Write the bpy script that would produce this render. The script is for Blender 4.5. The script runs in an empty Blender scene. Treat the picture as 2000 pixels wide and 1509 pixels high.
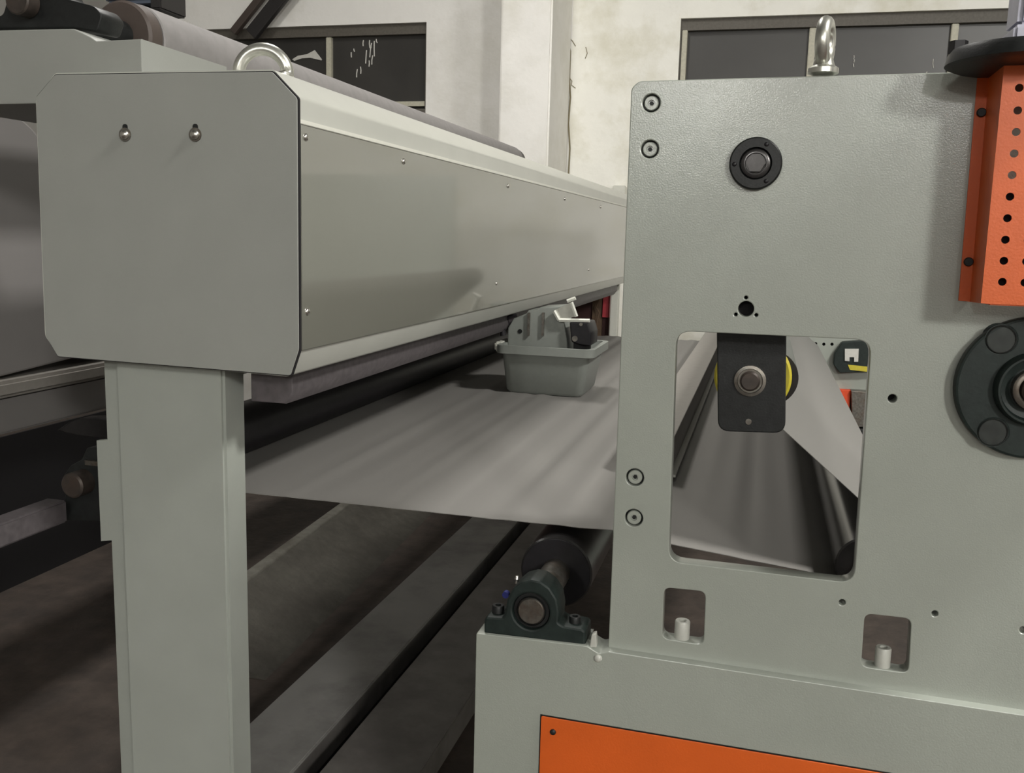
import bpy, bmesh, math, random
from mathutils import Vector, Matrix
random.seed(7)
S = bpy.context.scene
COL = S.collection
PI = math.pi

# ------------------------------------------------------------------ camera
YAW, PITCH, ROLL, F = -0.25689, -0.15751, -0.02641, 1842.5
EYE = Vector((0, 0, 1.45))
fw = Vector((math.sin(YAW)*math.cos(PITCH), math.cos(YAW)*math.cos(PITCH), math.sin(PITCH)))
r0 = Vector((math.cos(YAW), -math.sin(YAW), 0)); d0 = fw.cross(r0)
rt = r0*math.cos(ROLL) + d0*math.sin(ROLL)
dn = d0*math.cos(ROLL) - r0*math.sin(ROLL)
cam = bpy.data.cameras.new('camera'); co = bpy.data.objects.new('camera', cam); COL.objects.link(co)
cam.sensor_fit = 'HORIZONTAL'; cam.sensor_width = 36; cam.lens = 36*F/2000
cam.clip_start = 0.05; cam.clip_end = 60
m3 = Matrix((rt, -dn, -fw)).transposed()
co.matrix_world = Matrix.Translation(EYE) @ m3.to_4x4()
S.camera = co

# ------------------------------------------------------------------ world, lamps, exposure
w = bpy.data.worlds.new('world'); S.world = w; w.use_nodes = True
w.node_tree.nodes['Background'].inputs[0].default_value = (.5, .52, .5, 1)
w.node_tree.nodes['Background'].inputs[1].default_value = 0.02
S.view_settings.view_transform = 'Standard'; S.view_settings.look = 'None'
S.view_settings.gamma = 1; S.view_settings.exposure = 0.0
S.view_settings.use_curve_mapping = False
LAMPS = [  # x, y, z, width, length, watts, colour
    (2.9, 1.1, 4.75, .7, .7, 330, (1.0, .98, .93)),
    (-0.9, -8.2, 3.7, .45, .45, 300, (1.0, .99, .95)),
    (1.9, -8.2, 3.95, .45, .45, 200, (1.0, .99, .95)),
    (-1.5, 3.6, 4.9, .4, 1.4, 90, (1.0, .97, .92)),
    (4.2, -5.2, 4.10, .45, .45, 1150, (1.0, .985, .94)),
]
for i, (x, y, z, a, b, p, c) in enumerate(LAMPS):
    hung = z < 4.5
    l = bpy.data.lights.new('ceiling_light', 'POINT' if hung else 'AREA')
    if hung: l.shadow_soft_size = .42 if i == 4 else .16
    else: l.shape = 'RECTANGLE'; l.size = a; l.size_y = b
    l.energy = p; l.color = c
    o = bpy.data.objects.new('lamp_light', l); COL.objects.link(o); o.location = (x, y, z-(.28 if hung else .06))

# ------------------------------------------------------------------ pixel helpers (2000 x 1509 frame)
def ray(px, py): return rt*((px-1000)/F) + dn*((py-754.5)/F) + fw
def UY(px, py, Y): r = ray(px, py); return EYE + r*(Y/r.y)
def UX(px, py, X): r = ray(px, py); return EYE + r*(X/r.x)
def UZ(px, py, Z): r = ray(px, py); return EYE + r*((Z-EYE.z)/r.z)
def XZ(pts, Y): return [(UY(x, y, Y).x, UY(x, y, Y).z) for x, y in pts]
def rpx(px, py, r, Y): return (UY(px+r, py, Y) - UY(px, py, Y)).length

# ------------------------------------------------------------------ materials
MATS = {}
def mat(name, col, rough=.5, metal=0., coat=0., noise=.06, nscale=60, bump=0., bscale=200, dirt=None, dscale=3, damt=.5, spec=.5, croug=.1, stretch=None):
    m = bpy.data.materials.new(name); m.use_nodes = True; nt = m.node_tree; N = nt.nodes; L = nt.links
    b = N['Principled BSDF']
    b.inputs['Roughness'].default_value = rough; b.inputs['Metallic'].default_value = metal
    b.inputs['Coat Weight'].default_value = coat; b.inputs['Coat Roughness'].default_value = croug
    b.inputs['Specular IOR Level'].default_value = spec
    tc = N.new('ShaderNodeTexCoord'); src = tc.outputs['Object']
    if stretch:
        mp = N.new('ShaderNodeMapping'); mp.inputs['Scale'].default_value = stretch; L.new(src, mp.inputs[0]); src = mp.outputs[0]
    n = N.new('ShaderNodeTexNoise'); n.inputs['Scale'].default_value = nscale; n.inputs['Detail'].default_value = 4
    L.new(src, n.inputs['Vector'])
    r = N.new('ShaderNodeMapRange'); r.inputs[1].default_value = .3; r.inputs[2].default_value = .7
    r.inputs[3].default_value = 1-noise; r.inputs[4].default_value = 1+noise; L.new(n.outputs[0], r.inputs[0])
    v = N.new('ShaderNodeVectorMath'); v.operation = 'SCALE'; v.inputs[0].default_value = col
    L.new(r.outputs[0], v.inputs['Scale']); out = v.outputs[0]
    if dirt:
        n2 = N.new('ShaderNodeTexNoise'); n2.inputs['Scale'].default_value = dscale; n2.inputs['Detail'].default_value = 6; n2.inputs['Roughness'].default_value = .65
        L.new(src, n2.inputs['Vector'])
        r2 = N.new('ShaderNodeMapRange'); r2.inputs[1].default_value = .45; r2.inputs[2].default_value = .7
        r2.inputs[3].default_value = 0; r2.inputs[4].default_value = damt; L.new(n2.outputs[0], r2.inputs[0])
        mx = N.new('ShaderNodeMix'); mx.data_type = 'RGBA'; L.new(r2.outputs[0], mx.inputs['Factor'])
        L.new(out, mx.inputs['A']); mx.inputs['B'].default_value = (*dirt, 1); out = mx.outputs['Result']
    L.new(out, b.inputs['Base Color'])
    if bump:
        n3 = N.new('ShaderNodeTexNoise'); n3.inputs['Scale'].default_value = bscale; n3.inputs['Detail'].default_value = 3
        L.new(tc.outputs['Object'], n3.inputs['Vector'])
        bp = N.new('ShaderNodeBump'); bp.inputs['Strength'].default_value = 1; bp.inputs['Distance'].default_value = bump
        L.new(n3.outputs[0], bp.inputs['Height']); L.new(bp.outputs[0], b.inputs['Normal']); L.new(bp.outputs[0], b.inputs['Coat Normal'])
    MATS[name] = m; return m
M = MATS
mat('paint_plate', (.30, .322, .285), .45, bump=.00022, bscale=420, noise=.04, nscale=7, coat=.9, croug=.17)
mat('paint_column', (.30, .318, .288), .5, bump=.00012, bscale=500, noise=.03, nscale=9)
mat('bar_dark', (.075, .066, .07), .5, noise=.2)
mat('paint_smooth', (.255, .262, .243), .5, bump=.00012, bscale=500, noise=.03, nscale=9)
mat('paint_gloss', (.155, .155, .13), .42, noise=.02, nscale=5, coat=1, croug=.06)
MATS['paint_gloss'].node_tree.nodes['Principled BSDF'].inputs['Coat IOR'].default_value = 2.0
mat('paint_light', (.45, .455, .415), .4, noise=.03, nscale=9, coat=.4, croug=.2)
mat('paint_white', (.62, .62, .56), .4, noise=.03)
mat('paint_mauve', (.20, .19, .185), .6, noise=.04, nscale=4)
mat('orange', (.60, .10, .010), .42, noise=.04, nscale=12, bump=.0002, bscale=300)
mat('orange_dark', (.62, .06, .01), .5)
mat('black_iron', (.009, .010, .010), .45, noise=.3, nscale=80, spec=.35, bump=.0002, bscale=300)
mat('green_iron', (.012, .019, .017), .5, spec=.3, noise=.25, nscale=60, bump=.0002, bscale=200)
mat('bar_pale', (.24, .225, .205), .5)
mat('bearing_rim', (.035, .04, .038), .3, metal=.3, noise=.2)
mat('black_rubber', (.010, .009, .011), .45, spec=.35, noise=.2)
mat('black_chrome', (.05, .048, .048), .22, metal=.6, noise=.1)
mat('roller_black', (.02, .019, .019), .3, metal=.2, noise=.1)
mat('steel', (.62, .60, .56), .28, metal=1, noise=.08)
mat('steel_dull', (.20, .19, .17), .38, metal=.9, noise=.25, nscale=90, dirt=(.12, .07, .04), dscale=40)
mat('shaft_brown', (.05, .04, .034), .5, metal=.4, noise=.25, dirt=(.05, .026, .016), dscale=30)
mat('galvanized', (.55, .55, .50), .3, metal=.85, noise=.12, nscale=40)
mat('web_cloth', (.185, .178, .168), .5, noise=.05, nscale=900, bump=.0002, bscale=900, spec=.3)
mat('roll_cloth', (.20, .19, .187), .7, noise=.08, nscale=30)
mat('yellow', (.50, .42, .03), .5)
mat('wall', (.84, .825, .79), .85, noise=.03, nscale=3, dirt=(.55, .53, .44), dscale=1.4, damt=.5, bump=.002, bscale=25)
mat('wall_aged', (.86, .85, .79), .85, noise=.03, nscale=4, dirt=(.60, .57, .44), dscale=2.2, damt=.7, bump=.003, bscale=18)
mat('ceiling', (.22, .22, .21), .9)
mat('wall_dull', (.30, .29, .27), .9, noise=.1, nscale=2)
mat('floor', (.066, .050, .041), .8, noise=.25, nscale=12, dirt=(.035, .028, .025), dscale=4, damt=.8, bump=.004, bscale=30)
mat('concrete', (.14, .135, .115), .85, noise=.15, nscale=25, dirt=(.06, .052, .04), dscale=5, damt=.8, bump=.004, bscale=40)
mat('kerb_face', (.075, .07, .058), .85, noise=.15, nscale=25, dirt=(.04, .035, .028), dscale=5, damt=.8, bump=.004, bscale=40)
mat('floor_steel', (.37, .365, .35), .6, noise=.06, nscale=9, dirt=(.13, .12, .115), dscale=3, damt=.6)
mat('floor_plate', (.20, .188, .175), .6, noise=.1, nscale=9, dirt=(.07, .06, .055), dscale=3, damt=.7)
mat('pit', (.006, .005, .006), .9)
mat('window_frame', (.10, .09, .075), .6, noise=.15)
mat('window_bright', (.48, .46, .37), .6, noise=.1)
mat('dark_glass', (.038, .036, .033), .4, noise=.2, nscale=2)
mat('chip_white', (.55, .54, .5), .7)
mat('brace_dark', (.018, .016, .016), .5)
mat('brace_brown', (.06, .045, .038), .55)
mat('bin_plastic', (.235, .25, .23), .38, noise=.03)
mat('maroon', (.05, .018, .016), .7, noise=.4, nscale=8)
mat('timber', (.09, .055, .03), .7, noise=.3, nscale=20)
mat('red', (.35, .03, .04), .5)
mat('blue_grey', (.09, .11, .15), .5)
mat('blue', (.03, .04, .25), .5)
mat('lilac', (.42, .42, .50), .45)
mat('crack', (.22, .19, .12), .9)
ml = bpy.data.materials.new('lamp_face'); ml.use_nodes = True
ml.node_tree.nodes['Principled BSDF'].inputs['Emission Color'].default_value = (1, .97, .9, 1)
ml.node_tree.nodes['Principled BSDF'].inputs['Emission Strength'].default_value = 4
M['lamp_face'] = ml

# ------------------------------------------------------------------ object helpers
def tag(o, label=None, cat=None, group=None, kind=None):
    if label: o['label'] = label
    if cat: o['category'] = cat
    if group: o['group'] = group
    if kind: o['kind'] = kind
    return o
def thing(name, label, cat, loc=(0, 0, 0), group=None):
    o = bpy.data.objects.new(name, None); COL.objects.link(o); o.location = loc
    o.empty_display_size = .05
    return tag(o, label, cat, group)
def link(name, me, m, parent=None, label=None):
    if m is not None: me.materials.append(M[m])
    o = bpy.data.objects.new(name, me); COL.objects.link(o)
    if parent is not None:
        o.parent = parent
        base = Vector((0, 0, 0)); p = parent
        while p is not None: base += p.location; p = p.parent
        o.location = -base
    if label: o['label'] = label
    return o
def smooth(me, ang=35):
    for p in me.polygons: p.use_smooth = True
    me.set_sharp_from_angle(angle=math.radians(ang))
def frombm(name, bm, m, parent=None, ang=None, label=None):
    bmesh.ops.recalc_face_normals(bm, faces=bm.faces)
    me = bpy.data.meshes.new(name); bm.to_mesh(me); bm.free()
    if ang: smooth(me, ang)
    return link(name, me, m, parent, label)

def slab(name, outline, y0, y1, m, parent=None, holes=(), bevel=0., axis='Y', label=None):
    """outline (and holes) in the plane across `axis`, extruded from y0 to y1; real holes, rolled edges."""
    cu = bpy.data.curves.new('c', 'CURVE'); cu.dimensions = '2D'; cu.fill_mode = 'BOTH'
    for loop in [outline] + list(holes):
        sp = cu.splines.new('POLY'); sp.points.add(len(loop)-1)
        for p, (a, b) in zip(sp.points, loop): p.co = (a, b, 0, 1)
        sp.use_cyclic_u = True
    t = abs(y1-y0)/2
    bevel = min(bevel, t*.9)
    cu.extrude = t-bevel; cu.bevel_depth = bevel; cu.offset = -bevel; cu.bevel_resolution = 1 if bevel else 0
    tmp = bpy.data.objects.new('t', cu)
    me = bpy.data.meshes.new_from_object(tmp); bpy.data.objects.remove(tmp); bpy.data.curves.remove(cu)
    mid = (y0+y1)/2
    for v in me.vertices:
        a, b, c = v.co
        if axis == 'Y': v.co = (a, mid-c, b)
        elif axis == 'X': v.co = (mid+c, a, b)
        else: v.co = (a, b, mid+c)
    me.name = name
    smooth(me, 30)
    return link(name, me, m, parent, label)

def rounded(pts, r, n=6):
    out = []; k = len(pts)
    if not isinstance(r, (list, tuple)): r = [r]*k
    for i in range(k):
        p = Vector(pts[i]); a = Vector(pts[i-1])-p; b = Vector(pts[(i+1) % k])-p
        rr = min(r[i], a.length*.49, b.length*.49)
        if rr <= 0: out.append(tuple(p)); continue
        p0 = p + a.normalized()*rr; p1 = p + b.normalized()*rr
        for j in range(n+1):
            t = j/n; q = p0*(1-t)**2 + p*2*t*(1-t) + p1*t*t; out.append((q.x, q.y))
    return out
def circ(cx, cz, r, n=28, a0=0.): return [(cx+r*math.cos(a0+2*PI*i/n), cz+r*math.sin(a0+2*PI*i/n)) for i in range(n)]
def pcirc(px, py, r, Y, n=28):
    c = UY(px, py, Y); return circ(c.x, c.z, rpx(px, py, r, Y), n)

def lathe(name, prof, c, m, parent=None, axis='Y', n=40, ang=35, label=None):
    """prof = [(along, radius)...] turned about `axis` through c."""
    bm = bmesh.new(); rings = []
    for t, r in prof:
        ring = []
        for i in range(n):
            a = 2*PI*i/n; u, v = r*math.cos(a), r*math.sin(a)
            if axis == 'Y': p = (c[0]+u, c[1]+t, c[2]+v)
            elif axis == 'X': p = (c[0]+t, c[1]+u, c[2]+v)
            else: p = (c[0]+u, c[1]+v, c[2]+t)
            ring.append(bm.verts.new(p))
        rings.append(ring)
    for A, B in zip(rings, rings[1:]):
        for i in range(n): bm.faces.new((A[i], A[(i+1) % n], B[(i+1) % n], B[i]))
    if prof[0][1] > 1e-5: bm.faces.new(rings[0])
    if prof[-1][1] > 1e-5: bm.faces.new(rings[-1])
    bmesh.ops.remove_doubles(bm, verts=bm.verts, dist=1e-6)
    return frombm(name, bm, m, parent, ang, label)
def cyl(name, c, r, t0, t1, m, parent=None, axis='Y', n=40, bev=.0, label=None):
    b = min(bev, r*.5, abs(t1-t0)*.4)
    prof = [(t0, r-b), (t0+b, r), (t1-b, r), (t1, r-b)] if b else [(t0, r), (t1, r)]
    return lathe(name, prof, c, m, parent, axis, n, label=label)
def boxbm(bm, lo, hi, mx=None):
    g = bmesh.ops.create_cube(bm, size=1)
    for v in g['verts']:
        v.co = Vector([lo[i]+(v.co[i]+.5)*(hi[i]-lo[i]) for i in range(3)])
        if mx: v.co = mx @ v.co
    return g['verts']
def box(name, lo, hi, m, parent=None, bev=.0, label=None):
    bm = bmesh.new(); boxbm(bm, lo, hi)
    if bev: bmesh.ops.bevel(bm, geom=bm.edges[:], offset=bev, segments=2, affect='EDGES')
    return frombm(name, bm, m, parent, 30 if bev else None, label)
def tube(name, pts, r, m, parent=None, n=14, closed=False, label=None, flat=1.0):
    bm = bmesh.new(); P = [Vector(p) for p in pts]; k = len(P); rings = []
    up = None
    for i, p in enumerate(P):
        if closed: d = (P[(i+1) % k]-P[i-1]).normalized()
        else: d = (P[min(i+1, k-1)]-P[max(i-1, 0)]).normalized()
        if up is None: up = d.orthogonal().normalized()
        up = (up - d*up.dot(d)).normalized(); s = d.cross(up)
        rr = r[i] if isinstance(r, (list, tuple)) else r
        rings.append([bm.verts.new(p+(up*math.cos(2*PI*j/n)+s*math.sin(2*PI*j/n)*flat)*rr) for j in range(n)])
    for i in range(k if closed else k-1):
        A, B = rings[i], rings[(i+1) % k]
        for j in range(n): bm.faces.new((A[j], A[(j+1) % n], B[(j+1) % n], B[j]))
    if not closed: bm.faces.new(rings[0]); bm.faces.new(rings[-1])
    return frombm(name, bm, m, parent, 50, label)
def sheet(name, prof, y0, y1, t, m, parent=None, ang=60, label=None, ny=1, wob=None):
    """thin web: polyline profile (x,z) with thickness t, running from y0 to y1."""
    bm = bmesh.new(); k = len(prof); up = []; lo = []
    N = []
    for i in range(k):
        a = Vector(prof[max(i-1, 0)]); b = Vector(prof[min(i+1, k-1)]); d = (b-a).normalized(); N.append(Vector((-d.y, d.x)))
    ys = [y0+(y1-y0)*j/ny for j in range(ny+1)]
    for y in ys:
        ww = [wob(p[0], y) if wob else 0. for p in prof]
        up.append([bm.verts.new((p[0], y, p[1]+h)) for p, h in zip(prof, ww)])
        lo.append([bm.verts.new((p[0]-n.x*t, y, p[1]-n.y*t+h)) for p, n, h in zip(prof, N, ww)])
    for j in range(ny):
        for i in range(k-1):
            bm.faces.new((up[j][i], up[j][i+1], up[j+1][i+1], up[j+1][i])); bm.faces.new((lo[j][i+1], lo[j][i], lo[j+1][i], lo[j+1][i+1]))
        bm.faces.new((up[j][0], up[j+1][0], lo[j+1][0], lo[j][0])); bm.faces.new((up[j+1][-1], up[j][-1], lo[j][-1], lo[j+1][-1]))
    for j in (0, ny):
        for i in range(k-1): bm.faces.new((up[j][i], lo[j][i], lo[j][i+1], up[j][i+1]))
    return frombm(name, bm, m, parent, ang, label)
def hexa(name, c, r, t0, t1, m, parent=None, axis='Y', label=None): return lathe(name, [(t0, r), (t1, r)], c, m, parent, axis, 6, 20, label)

# ================================================================== SETTING
WY = 7.0; XL, XR, YN, CZ = -5.2, 4.8, -9.0, 5.0
def st(o): o['kind'] = 'structure'; return o
st(box('floor', (XL, YN, -.1), (XR, WY+.3, 0), 'floor'))
st(box('ceiling', (XL, YN, CZ), (XR, WY+.3, CZ+.1), 'ceiling'))
st(box('wall_left', (XL-.2, YN, 0), (XL, WY+.3, CZ), 'wall_dull'))
st(box('wall_right', (XR, YN, 0), (XR+.2, WY+.3, CZ), 'wall_dull'))
st(box('wall_rear', (XL, YN-.2, 0), (XR, YN, CZ), 'wall_dull'))
# back wall with two window openings
w1 = [UY(300, 66, WY), UY(833, 43, WY), UY(833, 235, WY)]
w2 = [UY(1330, 36, WY), UY(2250, 8, WY), UY(1330, 235, WY)]
W1 = (w1[0].x, w1[1].x, 2.42, (w1[1].z)); W2 = (w2[0].x, w2[1].x, 2.42, w2[0].z)
W1 = (W1[0], W1[1], UY(833, 222, WY).z, W1[3]); W2 = (W2[0], W2[1], W1[2], W2[3])
def rect(x0, x1, z0, z1): return [(x0, z0), (x1, z0), (x1, z1), (x0, z1)]
xs = UY(1113, 200, WY).x
wb = slab('wall_back', rect(XL, xs, 0, CZ), WY, WY+.25, 'wall', holes=[rect(*W1)]); st(wb)
wb2 = slab('wall_back', rect(xs, XR, 0, CZ), WY, WY+.25, 'wall_aged', holes=[rect(*W2)]); st(wb2)
px0, px1 = UY(976, 150, 6.37).x, UY(1075, 150, 6.37).x
st(box('wall_pier', (px0, 6.37, 0), (px1, WY, CZ), 'wall', bev=.012))
# hairline crack in the corner, fine plaster marks
ck = [UY(x, y, WY-.004) for x, y in [(1111, -20), (1113, 60), (1109, 78), (1114, 100), (1112, 150), (1114, 190), (1110, 240), (1113, 290), (1110, 345), (1112, 420)]]
st(tube('trim_1', ck, .006, 'crack', n=5))
for i, pp in enumerate([[(1109, 72), (1118, 80), (1124, 90)], [(1112, 152), (1117, 158), (1116, 166), (1124, 172)], [(1144, 92), (1147, 104), (1143, 114)]]):
    st(tube('trim_%d' % (i+2), [UY(x, y, WY-.002) for x, y in pp], .0035, 'crack', n=4))
def window(name, W, mull, jambs, marks):
    x0, x1, z0, z1 = W
    t = thing(name, None, None, (x0, WY, z0)); t['kind'] = 'structure'
    f = .07
    slab('frame', rect(x0, x1, z0, z1), WY+.035, WY+.10, 'window_frame', t, holes=[rect(x0+.02, x1-.02, z0+.03, z1-.075)])
    edges = [x0+.02] + mull + [x1-.02]
    for a, b in zip(edges, edges[1:]):
        box('pane', (a+.012, WY+.085, z0+.03), (b-.012, WY+.092, z1-.07), 'dark_glass', t)
    for mx in mull: box('mullion', (mx-.022, WY+.05, z0+.03), (mx+.022, WY+.11, z1-.075), 'window_bright', t, bev=.004)
    for jx in jambs: box('jamb', (jx, WY+.02, z0+.03), (jx+.035, WY+.09, z1-.075), 'window_bright', t, bev=.003)
    box('sill', (x0, WY-.01, z0), (x1, WY+.12, z0+.035), 'window_frame', t)
    for (x, y, l) in marks:
        a = UY(x, y, WY+.082); b = UY(x+random.uniform(-2, 2), y+l, WY+.082)
        tube('paint_fleck', [a, (a+b)/2+Vector((random.uniform(-.004, .004), 0, 0)), b], .0045, 'chip_white', t, n=4, flat=.4)
    return t
mk = [(710, 78, 12), (722, 78, 16), (731, 80, 30), (724, 92, 20), (716, 98, 26), (728, 108, 18), (721, 118, 12), (698, 135, 16), (704, 130, 14), (686, 102, 10), (735, 76, 8), (691, 95, 6), (726, 84, 10)]
win1 = window('window_1', W1, [UY(636, 120, WY).x], [], mk)
win2 = window('window_2', W2, [UY(1586, 90, WY).x, UY(1868, 60, WY).x, UY(2120, 60, WY).x], [UY(1331, 90, WY).x],
       [(1668, 108, 8), (1669, 116, 6), (1667, 124, 7), (1823, 115, 18), (1811, 140, 4)])
# lower light rail of window 1 and the white angular shape in its left pane
a = UY(778, 197, WY+.06); b = UY(834, 200, WY+.06)
box('rail', (W1[0]+.02, WY+.03, b.z-.03), (W1[1]-.02, WY+.084, b.z+.005), 'window_bright', win1)
slab('white_shape', XZ([(571, 116), (582, 109), (600, 106), (615, 98), (629, 116), (628, 118), (606, 113), (590, 114), (575, 119)], WY+.08), WY+.076, WY+.082, 'chip_white', win1)

# steel braces crossing high in front of the window
def brace(lo0, hi0, Y, wd, mm, lab):
    a = UY(*lo0, Y); b = UY(*hi0, Y); d = (b-a).normalized(); b = a + d*((CZ-a.z)/d.z)
    s = Vector((d.z, 0, -d.x))*wd/2
    pts = [(a-s), (a+s), (b+s), (b-s)]
    o = slab('diagonal_brace', [(p.x, p.z) for p in pts], Y, Y+.05, mm, bevel=.004)
    tag(o, lab, 'brace'); return o
brace((453, 62), (502, 0), 6.86, .055, 'brace_brown', 'thinner brown diagonal steel bar rising above the left window')
brace((488, 66), (541, 0), 6.80, .10, 'brace_dark', 'thicker black diagonal steel bar rising above the left window')
# small white box low on the wall near the frame plate
c = UY(1208, 370, 6.9)
sb = box('switch_box', (c.x-.045, 6.91, c.z-.04), (c.x+.045, WY, c.z+.03), 'paint_white', bev=.006)
tag(sb, 'small white box on the back wall just left of the big machine plate', 'switch box')

# ceiling lamp bodies (the lights above hang in them)
for i, (x, y, z, a, b, p, c) in enumerate(LAMPS):
    t = thing('ceiling_lamp', ['square ceiling lamp high on the right above the machine', 'left one of two hanging lamps far behind the viewpoint', 'right one of two hanging lamps far behind the viewpoint', 'long ceiling lamp over the left beam', 'bright hanging lamp far behind the viewpoint on the right'][i], 'lamp', (x, y, z), )
    top = CZ if z > 4.5 else z+.08
    box('housing', (x-a/2-.03, y-b/2-.03, z-.02), (x+a/2+.03, y+b/2+.03, top), 'paint_white', t)
    if z < 4.5: cyl('rod', (x, y, 0), .012, top, CZ, 'steel_dull', t, 'Z', 12)
    box('diffuser', (x-a/2, y-b/2, z-.05), (x+a/2, y+b/2, z-.02), 'lamp_face', t)

# ---- things on the floor: kerb, steel rail, slot, plate
def pz(x, y, z=0.): p = UZ(x, y, z); return p
# concrete kerb with rounded top, running away
zc = .14
k0 = UZ(490, 1104, zc); k1 = UZ(656, 985, zc)
kb = thing('kerb', 'pale worn concrete kerb on the brown floor between post and steel rail', 'kerb')
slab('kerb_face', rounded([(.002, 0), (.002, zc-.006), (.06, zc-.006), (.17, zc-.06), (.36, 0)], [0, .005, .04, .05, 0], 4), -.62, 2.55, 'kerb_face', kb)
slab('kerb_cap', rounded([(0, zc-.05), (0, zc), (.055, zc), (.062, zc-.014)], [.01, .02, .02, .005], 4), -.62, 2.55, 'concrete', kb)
kd_ = (k1-k0).normalized(); kb.location = (k0.x, k0.y, 0); kb.rotation_euler = (0, 0, -math.atan2(kd_.x, kd_.y))
zr = .10
ra = UZ(500, 1400, zr); rb = UZ(567, 1509, zr); rc = UZ(760, 1290, zr)
rx0 = ra.x; rx1 = rb.x
t = thing('floor_rail', 'grey flat-topped steel rail lying on the floor left of the black slot', 'rail', (rx0, 1.5, 0))
box('top_plate', (rx0, 1.2, zr-.012), (rx1, 6.4, zr), 'floor_steel', t, bev=.003)
box('web_plate', (rx0+.03, 1.2, 0), (rx1-.012, 6.38, zr-.012), 'floor_plate', t)
gx = UZ(622, 1509, zr).x
st(box('slot_dark', (rx1-.01, 1.2, .0), (gx+.01, 6.4, .004), 'pit'))  # flat black strip standing in for the dark of a deep slot
fx = UZ(820, 1509, zr).x
t = thing('floor_cover_plate', 'dark grey steel plate on the floor right of the black slot', 'plate', (gx, 1.5, 0))
box('top_plate', (gx, 1.2, zr-.012), (fx, 6.4, zr), 'floor_plate', t, bev=.003)
box('side_rib', (gx+.012, 1.2, 0), (gx+.05, 6.38, zr-.012), 'floor_plate', t)
box('side_rib', (fx-.05, 1.2, 0), (fx-.012, 6.38, zr-.012), 'floor_plate', t)

# ================================================================== LEFT BEAM HOUSING
PL = 1.55                       # front of the end plate
def lin(px, py, Y=PL+.012): p = UY(px, py, Y); return (p.x, p.z)
beam = thing('beam_housing', 'long pale grey box beam with cut-corner end plate carried on the left post', 'beam', (-1.05, PL, 1.25))
ep = rounded(XZ([(107, 146), (531, 140), (580, 192), (583, 683), (567, 733), (113, 696), (89, 655), (70, 190)], PL), .004, 3)
slab('end_plate', ep, PL, PL+.003, 'paint_smooth', beam, bevel=.0008)
def inset(pts, d):
    c = Vector((sum(p[0] for p in pts)/len(pts), sum(p[1] for p in pts)/len(pts)))
    return [tuple(Vector(p)+(c-Vector(p)).normalized()*d) for p in pts]
slab('gap_dark', inset(ep, -.0022), PL+.003, PL+.009, 'pit', beam)  # black slab, painted-in dark of the gap behind the end plate
B0, B1 = PL+.009, 6.05
fx_ = lin(584, 300)[0]          # plane of the long right face
tl = lin(110, 143); blc = lin(116, 694)
body = [(lin(72, 190)[0], lin(72, 195)[1]), tl, lin(536, 136), (fx_, lin(583, 188)[1]), (fx_, lin(583, 684)[1]), (lin(566, 735)[0], lin(566, 735)[1]), blc, (lin(90, 655)[0], lin(90, 655)[1])]
slab('beam_body', rounded(body, .006, 3), B0, B1, 'paint_light', beam)
zt, zb = lin(583, 243)[1], lin(584, 696)[1]+.004
zb = max(zb, lin(583, 684)[1])
FX = fx_+.004
segs = [B0+.002, B1-.01]
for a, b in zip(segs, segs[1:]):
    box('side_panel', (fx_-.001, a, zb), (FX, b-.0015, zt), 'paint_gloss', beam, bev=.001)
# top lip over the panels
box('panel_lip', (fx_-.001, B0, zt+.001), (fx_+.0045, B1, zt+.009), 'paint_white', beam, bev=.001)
def dome(name, c, axis, r, m, parent, sgn=1):
    pr = [(0, r), (sgn*r*.25, r*.97), (sgn*r*.5, r*.8), (sgn*r*.68, r*.45), (sgn*r*.72, 0)]
    return lathe(name, pr, c, m, parent, axis, 16, 50)
for x, y in [(597, 268), (788, 315), (992, 363), (1103, 388), (1173, 404), (600, 608)]:
    p = UX(x, y, FX); dome('dome_screw', (FX, p.y, p.z), 'X', .0068, 'steel', beam)
for Y in (2.85, 4.45):
    dome('dome_screw', (FX, Y, UX(600, 608, FX).z), 'X', .0055, 'steel', beam)
for x, y in [(245, 263), (382, 263)]:
    p = UY(x, y, PL)
    slab('slot', rounded(rect(p.x-.0055, p.x+.0055, p.z-.01, p.z+.019), .005), PL-.0006, PL+.0005, 'black_iron', beam)
    lathe('washer', [(0, .0125), (-.0016, .0125)], (p.x, PL-.0006, p.z), 'steel_dull', beam, n=24)
    dome('cap_screw', (p.x, PL-.002, p.z), 'Y', .009, 'steel', beam, -1)
# support post
YC = PL+.05
post = thing('support_post', 'tall pale grey rectangular steel post standing under the end of the left beam', 'post', (-.85, YC, 0))
cx0, cx1 = UY(228, 800, YC).x, UY(437, 760, YC).x
zp = lin(300, 712)[1]+.012
cd = YC*(1.0+.049)
box('column', (cx0, YC, 0), (cx1, cd, zp), 'paint_column', post, bev=.006)
q0, q1 = UY(207, 800, YC+.03).x, UY(190, 900, YC+.03).x
slab('back_flange', [(q0, 0), (q0, UY(215, 1055, YC+.03).z), (q1, UY(200, 1057, YC+.03).z), (q1, UY(190, 860, YC+.03).z), (q0, UY(206, 858, YC+.03).z), (q0, zp), (cx0+.004, zp), (cx0+.004, 0)], YC+.03, YC+.042, 'paint_column', post, bevel=.001)
box('foot_plate', (cx0-.05, YC-.05, 0), (cx1+.05, cd+.05, .012), 'paint_smooth', post, bev=.002)

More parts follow.
